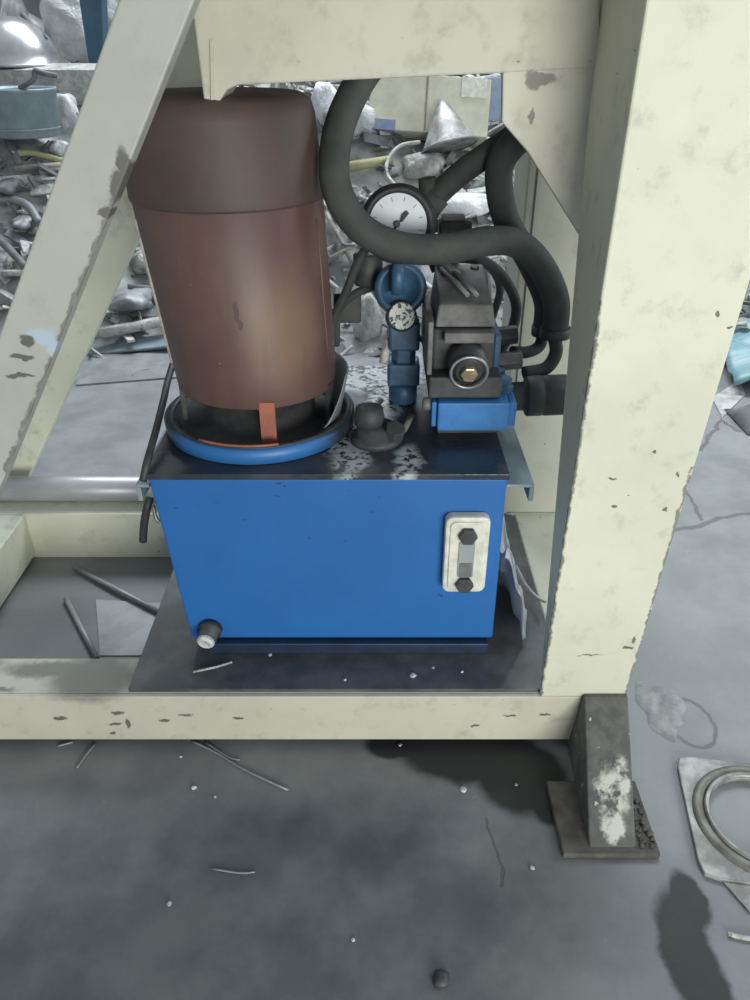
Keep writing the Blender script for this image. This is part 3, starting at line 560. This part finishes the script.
# ------------------------------------------------------------------ scrap heap, things that can be told apart
def flat_thing(name, px, py, wpx, hpx, mat, label, cat, ang=0, th=.03, tiltx=50, group=None, bevel=.004, lift=.03, parts=None):
    c = on_heap(px, py, lift); k = scale_at(c); a, b = wpx / k, hpx / k
    m = T(c) @ Matrix.Rotation(R(-ang), 4, 'Y') @ Matrix.Rotation(R(tiltx - 90), 4, 'X')
    o = MB().box((-a / 2, -th / 2, -b / 2), (a / 2, th / 2, b / 2), m).build(name, mat, None, bevel, loc=c); tag(o, label, cat, group)
    return o, m, a, b
def bar(name, pts, r, mat, label, cat, group=None, lift=.06, seg=8, sm=True):
    q = [on_heap(x, y, lift) for x, y in pts]
    return tag(MB().tube(smooth(q, 5) if sm else q, r, seg).build(name, mat), label, cat, group)
def crumple(name, px, py, wpx, hpx, mat, label, cat, depth=.08, seed=1, lift=.05, n=12):
    c = on_heap(px, py, lift); k = scale_at(c); a, b = wpx / k / 2, hpx / k / 2; rr = random.Random(seed)
    m = MB(); ph = [rr.uniform(0, 6) for _ in range(8)]
    def f(u, v):
        th, p = u * 2 * math.pi, (v - .5) * math.pi
        cp = math.cos(p); s_ = 1 + cp * (.16 * math.sin(3 * th + ph[0] + 5 * v) + .12 * math.sin(5 * th + ph[1] - 9 * v) + .09 * math.sin(9 * th + ph[2] + 13 * v)); cp = cp ** .7
        return (c.x + a * s_ * cp * math.cos(th), c.y + depth * s_ * cp * math.sin(th), c.z + b * s_ * math.sin(p))
    return tag(m.sheet(f, n * 2, n).build(name, mat), label, cat)
# upper left: ledge, bowls, sacks, blue post, tub
c = P(20, 74, 4.55)
bowl_prof = lambda r: [(r * .05, 0), (r * .35, .004), (r * .62, .03 * r / .2), (r * .85, .08 * r / .2), (r * .97, .13 * r / .2), (r, .17 * r / .2), (r * 1.03, .172 * r / .2), (r * .96, .168 * r / .2), (r * .8, .085 * r / .2), (r * .5, .02 * r / .2), (.001, .012)]
for px, py, Y, r, d, lab in ((12, 64, 4.62, .25, (0, 0, -1), 'upturned polished steel bowl, front one of the stack at upper left'),
                            (26, 38, 4.95, .21, (-.75, -.5, .45), 'polished steel bowl leaning on its side behind the upturned one'),
                            (8, 18, 5.25, .24, (.3, -.4, -.9), 'steel bowl highest and farthest back in the upper left corner')):
    p = P(px, py, Y); top = p + Vector((0, 0, .17 * r / .2)) if d[2] < -.95 else p
    t_ = thing('steel_bowl', lab, 'bowl', p); MB().lathe(bowl_prof(r), axis(top, d), 40, cap=False).build('bowl_shell', 'bowl', t_)
    MB().lathe([(r * 1.0, .166 * r / .2), (r * 1.045, .168 * r / .2), (r * 1.045, .176 * r / .2), (r * 1.0, .178 * r / .2)], axis(top, d), 40, cap=False).build('rolled_rim', 'steel', t_)
for pts, lab in ([(14, 22), (44, 42)], 'dark metal strip leaning across the bowls, lower of two'), ([(22, 14), (46, 40)], 'dark metal strip leaning across the bowls, upper of two'):
    q = [P(*pts[0], 4.70), P(*pts[1], 4.60)]; tag(MB().tube(q, .014, 4).build('metal_strip', 'dark_scrap'), lab, 'strip')
def sack(px0, px1, ptop, pbot, Y, lab, seed):
    a, b = P(px0, pbot, Y), P(px1, ptop, Y); cx, cz = (a.x + b.x) / 2, (a.z + b.z) / 2; rr = random.Random(seed); ph = [rr.uniform(0, 6) for _ in range(6)]
    def f(u, v):
        th, p = u * 2 * math.pi, (v - .5) * math.pi; e = math.copysign(abs(math.cos(p)) ** .55, math.cos(p))
        s_ = 1 + .07 * math.sin(3 * th + ph[0] + 8 * v) + .06 * math.sin(15 * v + ph[1] + 2 * th) + .03 * math.sin(27 * v + 5 * th)
        return (cx + (b.x - a.x) / 2 * s_ * e * math.cos(th), Y + .12 * s_ * e * math.sin(th), cz + (b.z - a.z) / 2 * math.copysign(abs(math.sin(p)) ** .7, math.sin(p)))
    t_ = thing('white_sack', lab, 'sack', (cx, Y, a.z)); MB().sheet(f, 40, 36).build('sack_body', 'white', t_)
    MB().tube([(cx, Y, b.z - .02), (cx + .02, Y, b.z + .05)], [.03, .05], 10).build('sack_neck', 'white', t_)
sack(50, 93, -12, 64, 5.0, 'white woven plastic sack standing left of the blue post', 3)
sack(98, 124, -20, 30, 5.3, 'white plastic sack showing right of the blue post', 5)
tag(MB().prism([P(76, -20, 4.7), P(89, 66, 4.7), P(104, 66, 4.7), P(101, -20, 4.7)], (0, .10, 0)).build('blue_post', 'blue_post', None, .004), 'slanting blue steel post between two white sacks at upper left', 'post')
flat_thing('concrete_slab', 45, 84, 120, 34, 'light_scrap', 'pale flat slab under the bowls and sacks at upper left', 'slab', 0, .16, 8, lift=.02)
tp = P(28, 136, 4.05)
tb_ = thing('metal_tub', 'blue-grey galvanised round tub on the slope below the steel bowls', 'tub', tp)
MB().lathe([(.145, 0), (.150, .01), (.166, .19), (.172, .20), (.166, .205), (.158, .19), (.140, .02), (.001, .015)], T(tp), 40).build('tub_body', 'galv', tb_)
MB().lathe([(.154, .03), (.158, .036), (.155, .042)], T(tp), 40, cap=False).build('tub_band', 'galv', tb_)
q = [P(20, 88, 3.92), P(33, 80, 3.90), P(35, 71, 3.9), P(42, 73, 3.9), P(57, 76, 3.92)]; tag(MB().tube(smooth(q), .012, 7).build('twisted_bracket', 'dark_scrap'), 'dark twisted bracket resting on the rim of the galvanised tub', 'bracket')
crumple('paper_ball', 67, 112, 24, 32, 'paper', 'bright white crumpled paper right of the galvanised tub', 'paper', .05, 4)
crumple('plastic_bag', 60, 149, 22, 15, 'white', 'small white plastic bag on the yellow hose', 'bag', .05, 6)
bar('yellow_hose', [(12, 154), (30, 153), (48, 157), (62, 161), (80, 163)], .016, 'yellow', 'faded yellow hose lying across the scrap left of the leaning leg', 'hose')
bar('angle_bar', [(-4, 112), (8, 140), (20, 166)], .022, 'dark_scrap', 'dark angle bar leaning at the left edge below the tub', 'bar', seg=4, sm=False)
bar('wood_strip', [(15, 168), (70, 164)], .016, 'wood', 'pale wooden strip under the yellow hose', 'wood', seg=4, sm=False)
flat_thing('card_scrap', 42, 190, 24, 13, 'light_scrap', 'pale square of card on the dark scrap at left', 'card', 6, .012, 35)
bar('curved_pipe', [(-6, 200), (12, 200), (28, 206), (40, 224)], .020, 'grey_sheet', 'grey curved pipe on the dark scrap at the left edge', 'pipe', seg=10)
bar('round_bar', [(-4, 236), (10, 250), (26, 268)], .018, 'dark_scrap', 'dark round bar on the scrap at the lower left edge', 'bar')
bar('flat_bar', [(-4, 274), (26, 272)], .016, 'light_scrap', 'pale flat bar across the scrap at the left edge', 'bar', seg=4, sm=False)
crumple('scrap_casting', 24, 222, 22, 12, 'grey_sheet', 'grey lump of cast scrap beside the curved pipe', 'scrap', .10, 9)
crumple('scrap_casting', 10, 186, 22, 14, 'dark_scrap', 'dark lump of cast scrap below the angle bar', 'scrap', .10, 10)
# seen between the legs and the motor
crumple('scrap_bundle', 150, 262, 34, 26, 'light_scrap', 'pale crumpled bundle between the rear leg and the motor', 'bundle', .1, 12)
crumple('scrap_bundle', 130, 300, 44, 18, 'grey_sheet', 'grey crumpled bundle behind the rear leg, below the pale one', 'bundle', .1, 13)
bar('wood_strip', [(128, 287), (168, 290)], .016, 'dark_scrap', 'dark wooden strip behind the rear leg', 'wood', seg=4, sm=False)
bar('wood_strip', [(90, 335), (170, 320)], .026, 'light_scrap', 'wide pale wooden strip leaning before the scrap by the rear leg', 'wood', seg=4, sm=False)
flat_thing('metal_sheet', 130, 345, 90, 22, 'galv', 'blue-grey metal sheet lying under the wide pale wooden strip', 'sheet', 6, .012, 14, lift=.015)
floor_sheet('metal_sheet', [(76, 386), (94, 360), (175, 350), (180, 378)], 'grey_sheet', 'grey metal sheet on the floor behind the rear leg', 'sheet', .006)
bar('bent_rod', [(132, 378), (140, 373), (150, 371)], .008, 'dark_scrap', 'dark bent rod on the grey sheet behind the rear leg', 'rod', lift=.012)
# seen under the beam
o, m, a, b = flat_thing('cardboard_box', 428, 110, 118, 54, 'card', 'cream cardboard box lying on the scrap under the beam', 'box', -4, .16, 66, lift=.14)
MB().box((-a / 2 - .002, -.084, -b / 2 - .002), (-a / 2 + .13, .05, -b / 2 + .045), m).build('blue_tape', 'blue_tape', o)
MB().box((-.02, -.083, -b / 2 + .01), (-.012, -.079, b / 2), m).build('box_seam', 'brown', o)
MB().box((a / 2 - .14, -.0845, b / 2 - .09), (a / 2 - .02, -.079, b / 2), m).build('box_flap', 'white_frame', o)
flat_thing('brown_board', 440, 88, 60, 10, 'brown', 'narrow brown board along the top of the cardboard box', 'board', 5, .03, 40, lift=.17)
p = P(345, 130, 3.9); crumple('plastic_bag', 352, 120, 46, 34, 'white', 'white plastic bag left of the cardboard box', 'bag', .10, 21, .06)
crumple('plastic_bag', 325, 105, 26, 40, 'paper', 'bright white plastic bag between the motor and the thick hose', 'bag', .08, 22, .06)
flat_thing('metal_sheet', 352, 138, 46, 10, 'dark_scrap', 'dark narrow metal sheet under the white bag by the box', 'sheet', 4, .02, 20)
bar('steel_tube', [(318, 88), (400, 92), (500, 78)], .020, 'light_scrap', 'pale steel tube along the scrap just below the beam', 'tube', sm=False)
bar('dark_strip', [(372, 95), (440, 84), (505, 80)], .010, 'dark_scrap', 'thin dark strip behind the cardboard box top', 'strip', lift=.1)
bar('yellow_bar', [(338, 168), (392, 160)], .022, 'yellow', 'short faded yellow bar left of the loop of cable', 'bar', sm=False)
cn = on_heap(450, 142, .14); ct = on_heap(438, 108, .22)
t_ = thing('metal_funnel', 'grey sheet metal funnel standing tilted in front of the cardboard box', 'funnel', cn)
dd = Vector((-.20, .30, .85)); MB().lathe([(.135, 0), (.138, .004), (.130, .006), (.030, .185), (.012, .205), (.006, .205)], axis(cn - Vector((0, 0, .02)), dd), 36).build('funnel_cone', 'silver', t_)
MB().lathe([(.133, -.004), (.141, 0), (.133, .006)], axis(cn - Vector((0, 0, .02)), dd), 36, cap=False).build('funnel_rim', 'steel', t_)
bar('cable_loop', [(420, 142), (400, 146), (388, 160), (387, 174), (396, 186), (410, 196)], .009, 'light_scrap', 'pale cable looping left of the funnel', 'cable', lift=.10)
crumple('metal_scrap', 425, 166, 40, 24, 'light_scrap', 'pale crumpled metal scrap in front of the funnel', 'scrap', .08, 25)
crumple('foil_sheet', 462, 205, 66, 22, 'paper', 'bright crumpled foil sheet right of the gauge', 'foil', .08, 27)
crumple('metal_ring', 452, 200, 34, 26, 'light_scrap', 'pale dented lid behind the square cap right of the gauge', 'lid', .04, 28)
flat_thing('blue_board', 494, 104, 18, 46, 'blue_tape', 'upright blue-grey board at the right end of the cardboard box', 'board', 0, .03, 85, lift=.1)
bar('dark_wire', [(508, 186), (522, 190), (540, 188)], .006, 'dark_scrap', 'dark wire left of the rear post, upper one', 'wire')
bar('dark_wire', [(505, 204), (520, 206), (538, 202)], .006, 'dark_scrap', 'dark wire left of the rear post, lower one', 'wire')
crumple('white_rag', 367, 322, 26, 56, 'light_scrap', 'pale rag hanging behind the relief valve', 'rag', .05, 31)
for k, (pts, lab) in enumerate((([(322, 205), (352, 262)], 'steepest'), ([(326, 262), (362, 240)], 'upper crossing'), ([(322, 276), (350, 300)], 'lowest'), ([(336, 205), (340, 262)], 'upright'))):
    bar('wood_lath', pts, .013, 'wood', lab + ' weathered lath in the scrap between motor and gauge', 'lath', seg=4, sm=False)
# uncountable swarf and offcuts all over the slope
sw = {'light_scrap': MB(), 'dark_scrap': MB(), 'white': MB()}
for i in range(2600):
    x, y = rnd.uniform(-3.0, 2.2), rnd.uniform(3.05, 5.3); z = heap_z(x, y) + rnd.uniform(-.005, .035)
    k = rnd.choices(list(sw), [5, 5, 1.3])[0]; l, wd, th = rnd.uniform(.03, .20), rnd.uniform(.008, .045), rnd.uniform(.003, .012)
    m = T((x, y, z)) @ Matrix.Rotation(rnd.uniform(0, 3.14), 4, 'Z') @ Matrix.Rotation(rnd.gauss(0, .4), 4, 'Y') @ Matrix.Rotation(R(25) + rnd.gauss(0, .5), 4, 'X')
    if k == 'white': l *= .6; wd *= 1.6
    sw[k].box((-l / 2, -wd / 2, 0), (l / 2, wd / 2, th), m)
for k, lab in (('light_scrap', 'pale metal offcuts strewn all over the scrap mound'), ('dark_scrap', 'dark metal offcuts strewn all over the scrap mound'), ('white', 'white bits of plastic strewn all over the scrap mound')):
    o = sw[k].build('scrap_offcuts', k); o['kind'] = 'stuff'; tag(o, lab, 'scrap')
